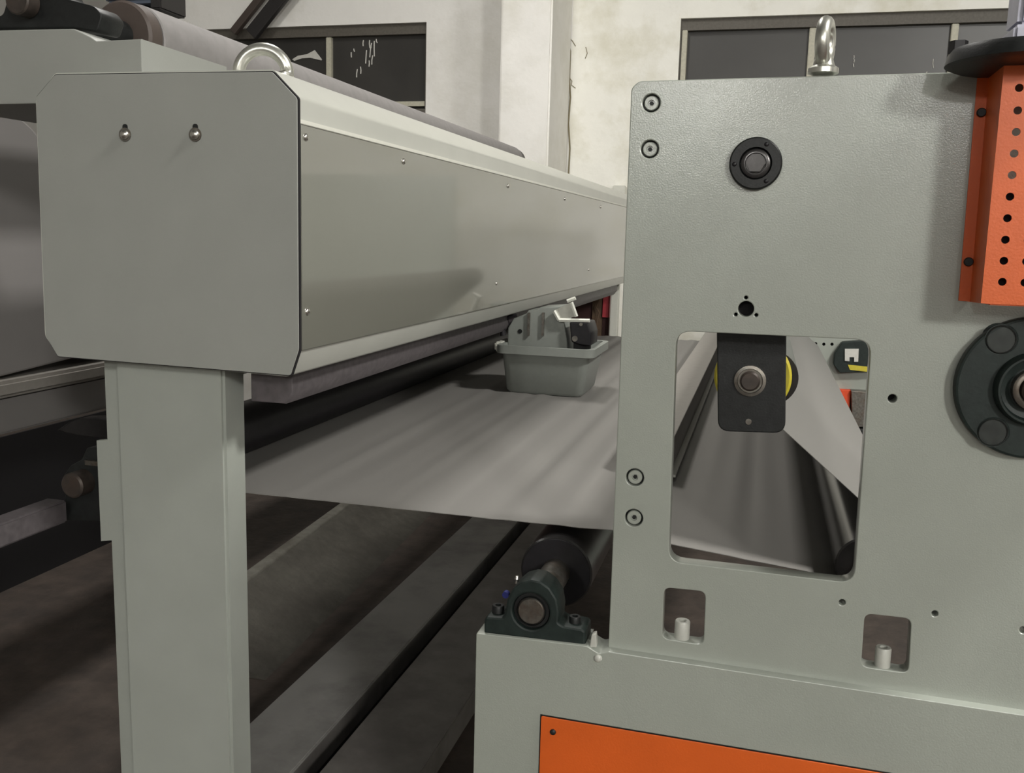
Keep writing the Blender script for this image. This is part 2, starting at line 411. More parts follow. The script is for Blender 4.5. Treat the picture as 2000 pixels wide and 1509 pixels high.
# lifting eye on the beam top
def eyebolt(name, label, c, R, r, cat='eyebolt', rz=0., stem=.03, collar=.022, mm='galvanized', sy=1.0):
    t = thing(name, label, cat, c)
    cz = c[2]+stem+R
    pts = []
    for i in range(28):
        a = 2*PI*i/28; u = R*math.cos(a); pts.append((c[0]+u*math.cos(rz), c[1]+u*math.sin(rz), cz+R*math.sin(a)*sy))
    tube('ring', pts, r, mm, t, closed=True)
    lathe('collar', [(0, collar), (stem*.35, collar), (stem*.5, collar*.75), (stem+r*.3, r*1.1)], c, mm, t, 'Z', 24)
    return t
ztop = tl[1]
ec = UY(511, 140, 1.66)
ey = 1.64; e0 = UY(514, 137, ey); t = thing('lifting_eye', 'pale steel half ring welded on top of the left beam end', 'eyebolt', (e0.x, ey, ztop))
eR = rpx(514, 137, 41, ey)
arc = [(e0.x-eR*1.02, ey, ztop-.004)]+[(e0.x+eR*math.cos(a)*1.02, ey+.012*math.cos(a), ztop+.004+eR*math.sin(a)*1.05) for a in [math.radians(180-180*k/18) for k in range(19)]]+[(e0.x+eR*1.02, ey, ztop-.004)]
tube('ring', arc, .0118, 'galvanized', t)
for sx in (-1, 1): lathe('ring_foot', [(0, .0145), (.004, .0145), (.008, .010)], (e0.x+sx*eR*1.02, ey, ztop), 'galvanized', t, 'Z', 20)

# bracket block above / behind the beam end, with its bearing
YB = 1.64
br = thing('bearing_bracket', 'grey stepped steel bracket on the left beam carrying the black bearing', 'bracket', (-1.3, YB, 1.72))
bp = XZ([(-140, 62), (143, 56), (188, 72), (188, 80), (276, 76), (276, 150), (72, 202), (-140, 206)], YB)
bx = [tuple(p) for p in bp]
bx[5] = (bx[4][0], ztop)
bx[6] = (bx[6][0], bx[6][1])
slab('bracket_block', [bx[0], bx[1], (bx[2][0]-.012, bx[2][1]), bx[3], bx[4], bx[5], (body[0][0]-.002, ztop), (body[0][0]-.002, bx[6][1]), bx[7]], YB, YB+.30, 'paint_smooth', br, bevel=.002)
# upper bearing: dark housing with shaft, sitting on the bracket
ub = thing('bearing_housing', 'dark bearing housing on top of the stepped bracket, upper left corner', 'bearing', (UY(90, 40, YB+.1).x, YB+.1, bx[0][1]))
hy = YB+.06
c1 = UY(57, 8, hy)
slab('housing', rounded(XZ([(-60, 56), (-60, 36), (5, 30), (20, -25), (60, -55), (105, -40), (120, -5), (185, 12), (200, 30), (190, 62), (150, 54)], hy), .01), hy, hy+.07, 'black_iron', ub, bevel=.003)
cyl('shaft_end', (c1.x, hy, c1.z), .028, -.035, .001, 'shaft_brown', ub, bev=.003)
p = UY(150, 30, hy)
hexa('nut', (p.x, hy+.03, p.z-.012), .018, 0, .03, 'galvanized', ub, 'Z')
# upper roller
RY = 2.0; RR = .083
rcn = UY(262, 80, RY)
ur = thing('upper_roller', 'long mauve-grey roller lying along the top behind the left beam', 'roller', (rcn.x, RY, rcn.z))
cyl('roller_sleeve', (rcn.x, RY, rcn.z), RR, .0, 3.37, 'roll_cloth', ur, n=64, bev=.003)
cyl('end_cap', (rcn.x, RY, rcn.z), RR-.002, -.05, 0, 'brace_brown', ur, n=48, bev=.006)
cyl('end_cap', (rcn.x, RY, rcn.z), RR-.006, 3.37, 3.46, 'brace_dark', ur, n=48, bev=.01)
cyl('shaft', (rcn.x, RY, rcn.z), .035, -.20, -.05, 'black_iron', ur)
# blue-grey cloth bundle above the roller
bl = thing('blue_valve', 'blue-grey pneumatic unit above the roller at the top left edge', 'valve', (UY(290, -20, 2.25).x, 2.25, UY(290, 12, 2.25).z))
p = UY(292, 0, 2.25)
box('valve_body', (p.x-.14, 2.25, p.z-.005), (p.x+.022, 2.35, p.z+.10), 'blue_grey', bl, bev=.01)
box('end_block', (p.x+.004, 2.245, p.z-.024), (p.x+.036, 2.36, p.z+.06), 'brace_dark', bl, bev=.004)
box('foot_bracket', (p.x-.05, 2.28, rcn.z+RR-.004), (p.x-.03, 2.34, p.z), 'brace_dark', bl, bev=.002)

# ---- machine body behind the left beam (panel in the plane X = const)
XP = -2.0
def YZp(pts, X=XP): return [(UX(x, y, X).y, UX(x, y, X).z) for x, y in pts]
oh = thing('side_casing', 'large dull grey machine casing behind the left beam at the left edge', 'casing', (XP, 2.2, .9))
o_ = YZp([(-250, 214), (25, 216), (72, 258), (150, 430), (235, 560), (235, 676), (-250, 800)])
slab('casing_panel', rounded(o_, .03), XP-.25, XP, 'paint_mauve', oh, axis='X', bevel=.006)
zl0, zl1 = UX(0, 742, XP).z, UX(0, 775, XP).z
yb0 = UX(-250, 800, XP).y
box('ledge', (XP-.25, yb0, zl1), (XP+.03, 4.6, zl0), 'bar_pale', oh, bev=.01)
zl2 = UX(0, 850, XP+.01).z
box('lower_skirt', (XP-.25, yb0, zl2), (XP+.01, 4.6, zl1), 'paint_mauve', oh, bev=.006)
box('upper_web', (XP-.25, UX(235, 560, XP).y-.02, zl0), (XP-.01, 4.6, UX(235, 560, XP).z), 'paint_mauve', oh)
box('leg', (XP-.2, 3.0, 0), (XP-.08, 3.12, zl2+.01), 'paint_mauve', oh)
box('leg', (XP-.2, 1.9, 0), (XP-.08, 2.02, zl2+.01), 'paint_mauve', oh)
# dark trough below the casing, tie bar, small bearing
dz = UX(0, 1130, -1.75).z
xw = min(UZ(60, 1130, 0).x, -1.7)
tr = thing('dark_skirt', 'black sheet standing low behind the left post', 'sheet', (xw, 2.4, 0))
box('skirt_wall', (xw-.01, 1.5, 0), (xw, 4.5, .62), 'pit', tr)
tb0 = UY(-60, 1085, 1.72); tb1 = UY(150, 985, 2.1)
tb0 = UX(-120, 1095, -1.42); tb1 = UX(150, 972, -1.42); 
rb_ = rpx(100, 1000, 25, tb1.y)
xt = -1.42
tbt = thing('tie_bar', 'grey square steel bar running to the small bearing left of the post', 'bar', (xt, tb0.y, tb0.z))
zbar = UX(140, 985, xt).z
box('bar', (xt-.05, .9, zbar-.035), (xt, tb1.y-.03, zbar+.014), 'bar_dark', tbt, bev=.004)
cyl('leg', (xt-.025, 1.0, 0), .015, 0, zbar-.015, 'floor_steel', tbt, axis='Z')
ys = tb1.y-.03
sp = UY(158, 942, ys)
sbx = thing('small_bearing', 'small dark bearing with rusty shaft end left of the post', 'bearing', (sp.x, ys, sp.z-.07))
rs = rpx(158, 942, 21, ys)
slab('housing', rounded(XZ([(135, 1012), (140, 960), (136, 925), (150, 905), (172, 893), (182, 870), (262, 866), (262, 1012)], ys+.03), .006), ys+.01, ys+.06, 'black_iron', sbx, bevel=.002)
cyl('shaft_end', (sp.x, ys, sp.z), rs, -.03, .02, 'shaft_brown', sbx, bev=.004)
p = UY(175, 905, ys)
box('top_lug', (p.x-.012, ys, p.z-.004), (p.x+.02, ys+.05, p.z+.006), 'steel_dull', sbx)
# curved clamp above it
cl = thing('pipe_clamp', 'dark curved steel clamp under the casing left of the post', 'clamp', (UX(180, 830, -1.75).x, 2.5, .9))
YQ = 2.35
cp = XZ([(112, 840), (135, 824), (160, 816), (185, 816), (230, 822), (300, 826), (300, 862), (205, 856), (165, 852), (130, 846)], YQ)
slab('clamp_band', cp, YQ, YQ+.05, 'black_chrome', cl, bevel=.003)

# ================================================================== CLOTH WEB, ROLLERS UNDER THE BEAM
WE = 1.715                        # near selvedge of the web
ZW = UY(840, 999, WE).z
YF = 5.3
# dark guide roller under the beam
gr_r = .062
gz = ZW + gr_r + .001
gxr = UZ(700, 803, ZW).x         # where the web leaves the shade of the roller
gcx = gxr - gr_r*.55
g = thing('guide_roller', 'black rubber guide roller running under the left beam', 'roller', (gcx, WE-.02, gz))
cyl('roller_sleeve', (gcx, WE-.02, gz), gr_r, 0, YF-WE+.1, 'black_rubber', g, n=56, bev=.004)
cyl('shaft', (gcx, WE-.02, gz), .012, -.012, 0, 'steel_dull', g)
# pale cable duct bar between beam and roller
dx = UX(700, 700, fx_).x
dzb = UY(566, 735, B0).z
dd = thing('roller_guard', 'dull grey angle strip hanging beneath the left beam over the roller', 'strip', (fx_-.1, B0, dzb-.05))
gd0 = lin(486, 777)
slab('guard_strip', [(body[5][0]-.12, body[5][1]), (body[5][0]-.03, body[5][1]), (body[5][0]-.03, UY(486, 777, B0).z+.004), (body[5][0]-.045, UY(486, 777, B0).z-.02), (body[5][0]-.12, UY(486, 777, B0).z-.02)], B0+.07, B1-.3, 'bar_dark', dd, bevel=.002)

# the web: flat run, then a slow fall to the front roller on the right
def wz(px, py, Y=WE): p = UY(px, py, Y); return (p.x, p.z)
YR = 1.68; rb_c = UY(1694, 1108, YR); rb_R = rpx(1694, 1108, 66, YR)
prof = [(gcx+(gr_r+.001)*math.cos(math.radians(a)), gz+(gr_r+.001)*math.sin(math.radians(a))) for a in range(135, 271, 15)]
for (px, d) in [(420+k*14, 0) for k in range(52)]:
    prof.append((wz(px, 0)[0] if 0 else UY(px, 1000, WE).x, ZW+d))
KP = [(1195, 1034), (1260, 1050), (1325, 1065), (1440, 1088), (1530, 1106), (1600, 1120)]
for (xa, ya), (xb, yb) in zip(KP, KP[1:]):
    n_ = max(1, round((xb-xa)/14))
    for k in range(n_): prof.append(wz(xa+(xb-xa)*k/n_, ya+(yb-ya)*k/n_))
prof.append(wz(*KP[-1]))
FOLDS = [(xw_, random.uniform(.010, .03), random.uniform(-.0042, .0042), random.uniform(-.012, .012)) for xw_ in [-.92+.047*k+random.uniform(-.015, .015) for k in range(24)]]  # folds added to give the cloth its light streaks
for q_, h_, wd_ in [(560, .005, .02), (690, .006, .022), (1369, .006, .03), (1461, -.005, .02), (1080, .006, .03), (960, -.005, .025)]:
    FOLDS.append((UY(q_, 1000, WE).x, wd_, h_, 0))
def ripple(x, y):
    if x < gcx+.02 or x > rb_c.x-.10: return 0
    e = min(1, (x-gcx-.02)/.06, (rb_c.x-.10-x)/.06)*min(1, .12+(y-WE)/.5)
    return e*sum(h*math.exp(-((x-c-sl*(y-WE))/w_)**2) for c, w_, h, sl in FOLDS)
a0 = math.atan2(prof[-1][1]-rb_c.z, prof[-1][0]-rb_c.x)
last = prof[-1]
# wrap under the roller
for k in range(1, 12):
    a = math.radians(235+k*11)
    prof.append((rb_c.x+(rb_R+.001)*math.cos(a), rb_c.z+(rb_R+.001)*math.sin(a)))
prof = [p for i, p in enumerate(prof)]
web = sheet('cloth_web', prof, WE, YF, .0012, 'web_cloth', ny=26, wob=ripple)
tag(web, 'wide grey cloth web stretched level from under the left beam into the right machine', 'cloth')
rB = thing('dip_roller', 'black-ended roller seen at the lower right corner of the plate opening', 'roller', (rb_c.x, YR, rb_c.z))
cyl('roller_sleeve', (rb_c.x, YR, rb_c.z), rb_R-.001, .0, YF-YR+.1, 'black_chrome', rB, n=56, bev=.003)
cyl('shaft', (rb_c.x, YR, rb_c.z), .022, -.145, 0, 'steel_dull', rB)
# low bar added on the web, standing in for light and dark bands
xC = UZ(1313, 925, ZW).x; zB = min(UX(1317, 817, xC).z, ZW+.09); xA = UZ(1318, 735, zB).x
gr = thing('band_bar', 'pale straight bar added for the light bands on the cloth at the left of the plate opening', 'rail', (xC, 2.15, ZW+.004))
box('top_cap', (xA, 2.15, zB-.006), (xC, 5.2, zB), 'bar_pale', gr, bev=.001)
box('side_web', (xA+.006, 2.16, ZW+.005), (xC-.002, 5.2, zB-.006), 'bar_pale', gr)
box('light_line', (xC-.002, 2.15, ZW+.005), (xC+.012, 5.2, ZW+.011), 'paint_light', gr)  # thin bright line of the cloth bands, put in as pale colour
# second run: from the hanging roller down to the right
ra_c = UY(1469, 738, 1.70); ra_R = .05
cC = UY(1815, 1112, WE); cR = .028
A2 = Vector(wz(1545, 852)); B2 = Vector(wz(1670, 966)); dB = (B2-A2).normalized()
nB = Vector((-dB.y, dB.x))       # upward normal
# roller A sits above the line, tangent
ca = A2 - dB*.10 + nB*(ra_R+.001)
ra_x, ra_z = ca.x, ca.y
end = Vector(wz(1801, 1086))
cc = end - nB*(cR+.001)
pr = []
for k in range(9):
    a = math.radians(180-10*0) + math.radians(k*0)
angT = math.atan2(-nB.y, -nB.x)
for k in range(10, -1, -1):
    a = angT - math.radians(k*12)
    pr.append((ca.x+(ra_R+.001)*math.cos(a), ca.y+(ra_R+.001)*math.sin(a)))
angN = math.atan2(nB.y, nB.x)
for k in range(0, 9):
    a = angN - math.radians(k*12)
    pr.append((cc.x+(cR+.0012)*math.cos(a), cc.y+(cR+.0012)*math.sin(a)))
web2 = sheet('cloth_web', pr, WE, YF, .001, 'web_cloth')
tag(web2, 'sloping run of grey cloth falling to the right behind the black hanging plate', 'cloth')
rC = thing('turning_roller', 'roller hidden behind the plate where the sloping cloth turns down', 'roller', (cc.x, 1.69, cc.y))
cyl('roller_sleeve', (cc.x, 1.69, cc.y), cR-.0005, 0, YF-1.7, 'black_chrome', rC, n=40)
cyl('shaft', (cc.x, 1.69, cc.y), .018, -.155, 0, 'steel_dull', rC)
rA = thing('yellow_flanged_roller', 'roller with a yellow end disc behind the black hanging plate', 'roller', (ra_x, 1.7, ra_z))
cyl('roller_sleeve', (ra_x, 1.71, ra_z), ra_R-.0005, 0, YF-1.7, 'black_chrome', rA, n=48)
yc = UY(1470, 736, 1.68)
cyl('end_disc', (yc.x, 1.68, yc.z), rpx(1470, 736, 77, 1.68), 0, .02, 'yellow', rA, n=56, bev=.004)
hp = thing('hanging_plate', 'black rounded plate hanging inside the opening, holding a shaft', 'plate', (yc.x, 1.62, yc.z+.1))
slab('plate', rounded(XZ([(1399, 560), (1537, 560), (1534, 846), (1402, 842)], 1.62), [0, 0, .02, .02]), 1.62, 1.645, 'black_iron', hp, bevel=.002)
sc = UY(1465, 743, 1.62)
lathe('shaft_boss', [(.0, .026), (-.006, .026), (-.007, .021), (-.003, .02), (-.003, .0)], (sc.x, 1.62, sc.z), 'steel_dull', hp, n=36)
cyl('shaft_end', (sc.x, 1.62, sc.z), .0165, -.012, .0, 'shaft_brown', hp, bev=.003)
cyl('shaft_core', (yc.x, 1.62, yc.z), .02, .025, .062, 'steel_dull', hp)
p = UY(1462, 823, 1.62); cyl('grub_screw', (p.x, 1.62, p.z), .005, -.002, 0, 'steel_dull', hp, n=12)

# lower roller with pillow block
YPB = 1.50
sc1 = UY(1040, 1189, YPB); rsh = rpx(1040, 1189, 27, YPB)
dr = thing('lower_roller', 'black glossy roller below the cloth held by the green pillow block', 'roller', (sc1.x, YPB, sc1.z))
RD = rpx(1082, 1112, 70, 1.69)
cyl('roller_sleeve', (sc1.x, 1.69, sc1.z), RD, 0, YF-1.6, 'roller_black', dr, n=64, bev=.003)
cyl('end_disc', (sc1.x, 1.69, sc1.z), RD-.004, -.003, .001, 'black_rubber', dr, n=64)
lathe('shaft', [(-.012, rsh-.003), (-.009, rsh), (.075, rsh), (.075, rsh*1.12), (.19, rsh*1.12)], (sc1.x, YPB, sc1.z), 'steel_dull', dr, n=40)

# ================================================================== RIGHT MACHINE FRAME
PR = 1.50; TH = .03
fr = thing('machine_frame', 'large pale green-grey machine side plate on its base beam, right half', 'machine frame', (0, PR, .0))
outl = rounded(XZ([(1188, 1267), (1233, 172), (1248, 158), (2320, 128), (2320, 1440)], PR), [0, .006, .006, 0, 0])
holes = [rounded(XZ([(1306, 1096), (1668, 1138), (1702, 664), (1321, 646)], PR), .024),
         rounded(XZ([(1293, 1246), (1374, 1259), (1378, 1155), (1297, 1147)], PR), .012),
         rounded(XZ([(1682, 1301), (1774, 1314), (1780, 1208), (1689, 1198)], PR), .012),
         pcirc(1457, 603, 15.5, PR, 24)]
for x, y, r in [(1457, 581, 3.6), (1437, 614, 3.6), (1477, 615, 3.6), (1743, 778, 9), (1645, 1176, 6.5), (1826, 1198, 6.5), (1999, 1230, 8)]:
    holes.append(pcirc(x, y, r, PR, 14))
SCR = [(1272, 201), (1269, 291), (1240, 932), (1238, 1011)]
for x, y in SCR: holes.append(pcirc(x, y, 17.5, PR, 28))
slab('side_plate', outl, PR, PR+TH, 'paint_plate', fr, holes=holes, bevel=.0016)
for x, y in SCR:
    c = UY(x, y, PR); r = rpx(x, y, 14, PR)
    cyl('counterbore', (c.x, PR, c.z), r*1.25, .012, TH, 'black_iron', fr, n=28)
    s = lathe('socket_screw', [(.013, r), (.0025, r), (.001, r*.9), (.001, r*.45), (.005, r*.42), (.005, 0)], (c.x, PR, c.z), 'paint_plate', fr, n=28)
    hexa('socket', (c.x, PR, c.z), r*.30, .0035, .0052, 'black_iron', s)
# black discs behind the small holes put their inner dark into the colour
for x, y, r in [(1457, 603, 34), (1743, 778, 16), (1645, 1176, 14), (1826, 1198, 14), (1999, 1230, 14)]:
    c = UY(x, y, PR+TH); cyl('hole_dark', (c.x, PR+TH-.006, c.z), rpx(x, y, r, PR) if r < 30 else .034, .006, .012, 'pit', fr, n=20)
# base beam
YBs = 1.482
bt = XZ([(930, 1236), (1148, 1261), (2320, 1440)], YBs)
BT = 1.482
ledge = XZ([(1188, 1268), (2320, 1440)], PR)
base_out = [(bt[0][0], .0), (bt[0][0], bt[0][1])] + [(XZ([(1146, 1261)], BT)[0])] + XZ([(1170, 1276), (1190, 1272), (2320, 1445)], BT) + [(XZ([(2320, 1445)], BT)[0][0], 0)]
slab('base_beam', rounded(base_out, [0, .003, .002, .004, .002, 0, 0]), BT, BT+.06, 'paint_plate', fr, bevel=.0015)
lg = XZ([(1152, 1264), (1165, 1264), (1163, 1238), (1155, 1240)], BT+.004)
slab('weld_lug', rounded(lg, .002), BT+.004, BT+.02, 'paint_light', fr, bevel=.001)
p = UY(1168, 1285, BT); dome('weld_drip', (p.x, BT, p.z), 'Y', .007, 'paint_light', fr, -1)
# pad under the bearing
pdm = XZ([(938, 1240), (1143, 1262)], BT)
zpd = min(pdm[0][1], pdm[1][1])
# bolts standing in the two slots
for (x0, x1, yt, yb) in [(1316, 1346, 1211, 1252), (1706, 1738, 1263, 1307)]:
    c = UY((x0+x1)/2, yb, PR+.014); t_ = UY((x0+x1)/2, yt, PR+.014); r = rpx(x0, yb, (x1-x0)/2, PR)
    s = lathe('slot_bolt', [(0, r), (t_.z-c.z-.002, r), (t_.z-c.z, r*.9), (t_.z-c.z, r*.5), (t_.z-c.z-.004, r*.5), (t_.z-c.z-.004, 0)], (c.x, PR+.015, c.z), 'paint_light', fr, 'Z', 24)
# round bushing with nut near the plate's upper middle
bc = UY(1476, 320, PR); R_ = rpx(1476, 320, 52, PR)
bs = thing('flange_bushing', 'small round black flange with central nut high on the machine plate', 'flange', (bc.x, PR, bc.z))
lathe('flange_ring', [(0, R_), (-.010, R_), (-.013, R_*.94), (-.013, R_*.62), (-.006, R_*.56), (-.006, 0)], (bc.x, PR, bc.z), 'black_iron', bs, n=48)
lathe('inner_ring', [(-.006, R_*.55), (-.011, R_*.55), (-.012, R_*.5), (-.012, R_*.40), (-.007, R_*.38)], (bc.x, PR, bc.z), 'black_chrome', bs, n=40)
hexa('nut', (bc.x, PR, bc.z), R_*.37, -.018, -.006, 'black_chrome', bs)
for k in range(3):
    a = math.radians(183+k*120); dome('ring_screw', (bc.x+R_*.8*math.cos(a), PR-.0125, bc.z+R_*.8*math.sin(a)), 'Y', .0035, 'black_rubber', bs, -1)
# lifting eye on the right plate, seen nearly edge-on
p = UY(1607, 148, PR+.015)
e2 = thing('eyebolt', 'shiny steel lifting ring standing edge-on on top of the right machine plate', 'eyebolt', (p.x, PR+.015, p.z))
Re = rpx(1607, 90, 46, PR)*.78
for _ in (0,):
    pts = []
    zc_ = p.z+.022+Re
    for i in range(28):
        a = 2*PI*i/28; u = Re*math.cos(a); pts.append((p.x+u*.22, PR+.015+u*.97, zc_+Re*math.sin(a)*1.05))
    tube('ring', pts, .0105, 'galvanized', e2, closed=True)
lathe('collar', [(0, .014), (.003, .022), (.010, .022), (.014, .016), (.024, .013)], (p.x, PR+.015, p.z), 'galvanized', e2, 'Z', 24)

# big flange bearing on the right edge
fc = UY(2010, 755, PR); FR = rpx(2010, 755, 156, PR)
fb = thing('flange_bearing', 'big round dark flange bearing cut by the right edge of the photo', 'bearing', (fc.x, PR, fc.z))
bolts = [UY(1949, 660, PR), UY(1933, 838, PR)]
bpos = [(b.x, b.z) for b in bolts] + [(2*fc.x-b.x, 2*fc.z-b.z) for b in bolts]
hr = rpx(1949, 660, 27, PR)
slab('flange', circ(fc.x, fc.z, FR, 72), PR-.022, PR, 'green_iron', fb, holes=[circ(a, b, hr, 28) for a, b in bpos], bevel=.004)
for a, b in bpos:
    lathe('bolt_seat', [(-.004, hr), (-.019, hr), (-.0235, hr*1.01), (-.0245, hr*1.07), (-.0215, hr*1.16)], (a, PR, b), 'bearing_rim', fb, n=36, label=None)
    s = lathe('socket_bolt', [(-.001, hr*.82), (-.008, hr*.82), (-.010, hr*.74), (-.010, hr*.42), (-.004, hr*.4), (-.004, 0)], (a, PR, b), 'black_iron', fb, n=28)
ri = rpx(2010, 755, 72, PR)
lathe('hub_ring', [(-.018, ri*1.12), (-.034, ri*1.08), (-.038, ri*1.02), (-.038, ri*.96), (-.026, ri*.9), (-.02, ri*.55)], (fc.x, PR, fc.z), 'green_iron', fb, n=64)
lathe('bearing_race', [(-.02, ri*.62), (-.036, ri*.62), (-.038, ri*.56), (-.038, ri*.46), (-.03, ri*.44)], (fc.x, PR, fc.z), 'steel_dull', fb, n=48)
cyl('shaft_end', (fc.x, PR, fc.z), ri*.42, -.05, -.02, 'shaft_brown', fb, bev=.004)

# orange perforated guard
og = thing('perforated_guard', 'orange perforated sheet guard bolted to the upper right of the plate', 'guard', (UY(1900, 400, PR).x, PR, UY(1900, 590, PR).z))
YO = 1.405; tO = .0025
fl = XZ([(1872, 587), (1894, 589), (1933, 128), (1911, 130)], PR-.003)
slab('flange', fl, PR-.003, PR-.0002, 'orange', og, holes=[])
fa = UY(1894, 589, PR-.003); fb_ = UY(1933, 128, PR-.003); ga = UY(1915, 592, YO); gb = UY(1961, 122, YO)
bm = bmesh.new()
v = [bm.verts.new(q) for q in (fa, fb_, gb, ga)]; bm.faces.new(v)
r_ = bmesh.ops.extrude_face_region(bm, geom=bm.faces[:]); bmesh.ops.translate(bm, vec=(.0022, 0, 0), verts=[e for e in r_['geom'] if isinstance(e, bmesh.types.BMVert)])
frombm('side_wall', bm, 'orange', og)
hc = [(1990, 172), (1987, 216), (1984, 258), (1980, 300), (1976, 342), (1972, 384), (1967, 426), (1963, 468), (1960, 509), (1957, 550)]
hl = []
d1 = UY(2001, 551, YO).x-UY(1957, 550, YO).x
for x, y in hc:
    c = UY(x, y, YO); r = rpx(x, y, 8.6, YO)
    for k in range(5): 
        hl.append(circ(c.x+k*d1, c.z, r, 14))
slab('perforated_face', [(ga.x, ga.z), (ga.x+.36, ga.z-.004), (gb.x+.36, gb.z), (gb.x, gb.z)], YO-.0022, YO, 'orange', og, holes=hl)
box('dark_filler', (ga.x+.022, YO+.02, ga.z+.002), (ga.x+.34, PR-.03, UY(1975, 365, YO).z), 'pit', og)  # unseen black filler added so the lower holes look dark
box('added_far_wall', (ga.x+.357, YO, ga.z), (ga.x+.3595, PR-.003, gb.z), 'orange', og)  # unseen wall added to keep light out of the guard
box('added_bottom', (ga.x+.012, YO+.001, ga.z-.002), (ga.x+.357, PR-.003, ga.z), 'orange', og)  # closure added to stop light entering from below
for x, y in [(1916, 220), (1891, 511)]:
    c = UY(x, y, PR-.003); cyl('guard_screw', (c.x, PR-.003, c.z), rpx(x, y, 9.5, PR), -.005, .0, 'black_iron', og, n=20, bev=.001)

# lower orange panel
op = thing('base_cover', 'flat bright orange cover panel on the machine base, bottom right', 'panel', (UY(1055, 1398, BT).x, BT, .4))
o2 = XZ([(1057, 1398), (2320, 1610)], BT-.003)
pan = [(o2[0][0], .22), o2[0], o2[1], (o2[1][0], .22)]
slab('gasket', [(o2[0][0]-.002, .218), (o2[0][0]-.002, o2[0][1]+.002), (o2[1][0]+.002, o2[1][1]+.002), (o2[1][0]+.002, .218)], BT-.0012, BT, 'black_iron', op)
slab('panel', rounded(pan, .003), BT-.0035, BT-.0012, 'orange', op, bevel=.0006)
c = UY(1080, 1429, BT-.0035); dome('panel_screw', (c.x, BT-.0035, c.z), 'Y', rpx(1080, 1429, 6, BT), 'black_iron', op, -1)
dome('panel_screw', (c.x, BT-.0035, .26), 'Y', .005, 'black_iron', op, -1)

# pillow block bearing
Yp0, Yp1 = YPB-.012, YPB+.045
pb = thing('pillow_block', 'dark green cast pillow block bearing bolted on the base beam end', 'bearing', (sc1.x, YPB, XZ([(1040, 1248)], Yp0)[0][1]))
ft = XZ([(945, 1237), (1143, 1262), (1143, 1233), (1137, 1228), (1100, 1222), (1090, 1216), (1092, 1196), (1088, 1170), (1074, 1148), (1056, 1135), (1038, 1131), (1018, 1136), (1001, 1150), (990, 1170), (987, 1192), (982, 1206), (950, 1204), (945, 1211)], Yp0)
slab('housing', rounded(ft, .003, 3), Yp0, Yp1, 'green_iron', pb, holes=[circ(sc1.x, sc1.z, rsh*1.32, 36)], bevel=.004)
lathe('bearing_insert', [(-.004, rsh*1.33), (-.006, rsh*1.27), (-.006, rsh*1.05), (-.012, rsh*1.03), (.03, rsh*1.03)], (sc1.x, YPB, sc1.z), 'black_iron', pb, n=40)
for x, y in [(972, 1204), (1122, 1226)]:
    c = UY(x, y, YPB+.01); r = rpx(x, y, 11.5, YPB)
    s = lathe('mounting_bolt', [(-.004, r*1.25), (.003, r*1.25), (.003, r), (.019, r), (.021, r*.9), (.021, r*.5), (.015, r*.5), (.015, 0)], (c.x, YPB+.012, c.z), 'black_iron', pb, 'Z', 24)
p = UY(1004, 1141, YPB)
lathe('grease_nipple', [(0, .0035), (.006, .003), (.008, .0045), (.013, .003), (.014, 0)], (p.x, YPB+.02, p.z-.005), 'steel', pb, 'Z', 12)
c = UY(987, 1162, YPB+.03); cyl('blue_cap', (c.x, YPB+.03, c.z), .006, 0, .01, 'blue', pb, n=14)
# mounting pad carrying the block
pz0 = XZ([(945, 1237)], Yp0)[0][1]
pdp = XZ([(940, 1238), (1144, 1263)], Yp0)
slab('bearing_pad', [pdp[0], pdp[1], (pdp[1][0], pdp[1][1]-.03), (pdp[0][0], pdp[0][1]-.03)], BT+.004, Yp1+.02, 'paint_plate', fr)

# knob disc and post at the top right
kd = thing('hand_disc', 'thick black disc jutting over the plate at the upper right edge', 'disc', (UY(1990, 120, 1.42).x, 1.42, UY(1990, 140, 1.42).z))
Yk = 1.40; kc = UY(2010, 118, Yk); kr = rpx(2010, 118, 165, Yk)
zt_, zb_ = UY(1930, 92, Yk-.0).z, UY(1930, 128, Yk).z
lathe('disc', [(zb_, kr*.9), (zb_+.004, kr), (zt_-.006, kr*.97), (zt_, kr*.93)], (kc.x, Yk+.02, 0), 'black_iron', kd, 'Z', 64)
p = UY(1877, 90, Yk)
hexa('disc_bolt', (p.x, Yk+.02, zt_-.004), .012, 0, .016, 'black_rubber', kd, 'Z')
pg = thing('grey_post', 'pale lilac-grey stand rising from the black disc at the top right corner', 'post', (kc.x, Yk, zt_))
p0 = UY(1961, 88, Yk+.02).x; p1 = UY(1975, 40, Yk+.02).x
box('stand_foot', (p0, Yk-.03, zt_), (p0+.14, Yk+.06, zt_+.022), 'lilac', pg, bev=.004)
box('stand_body', (p1, Yk-.02, zt_+.022), (p1+.10, Yk+.05, zt_+.28), 'lilac', pg, bev=.006)
# hub that ties the disc to the frame
box('disc_arm', (kc.x-.03, Yk+.03, zb_+.004), (kc.x+.06, PR+.02, zt_-.004), 'black_iron', kd)

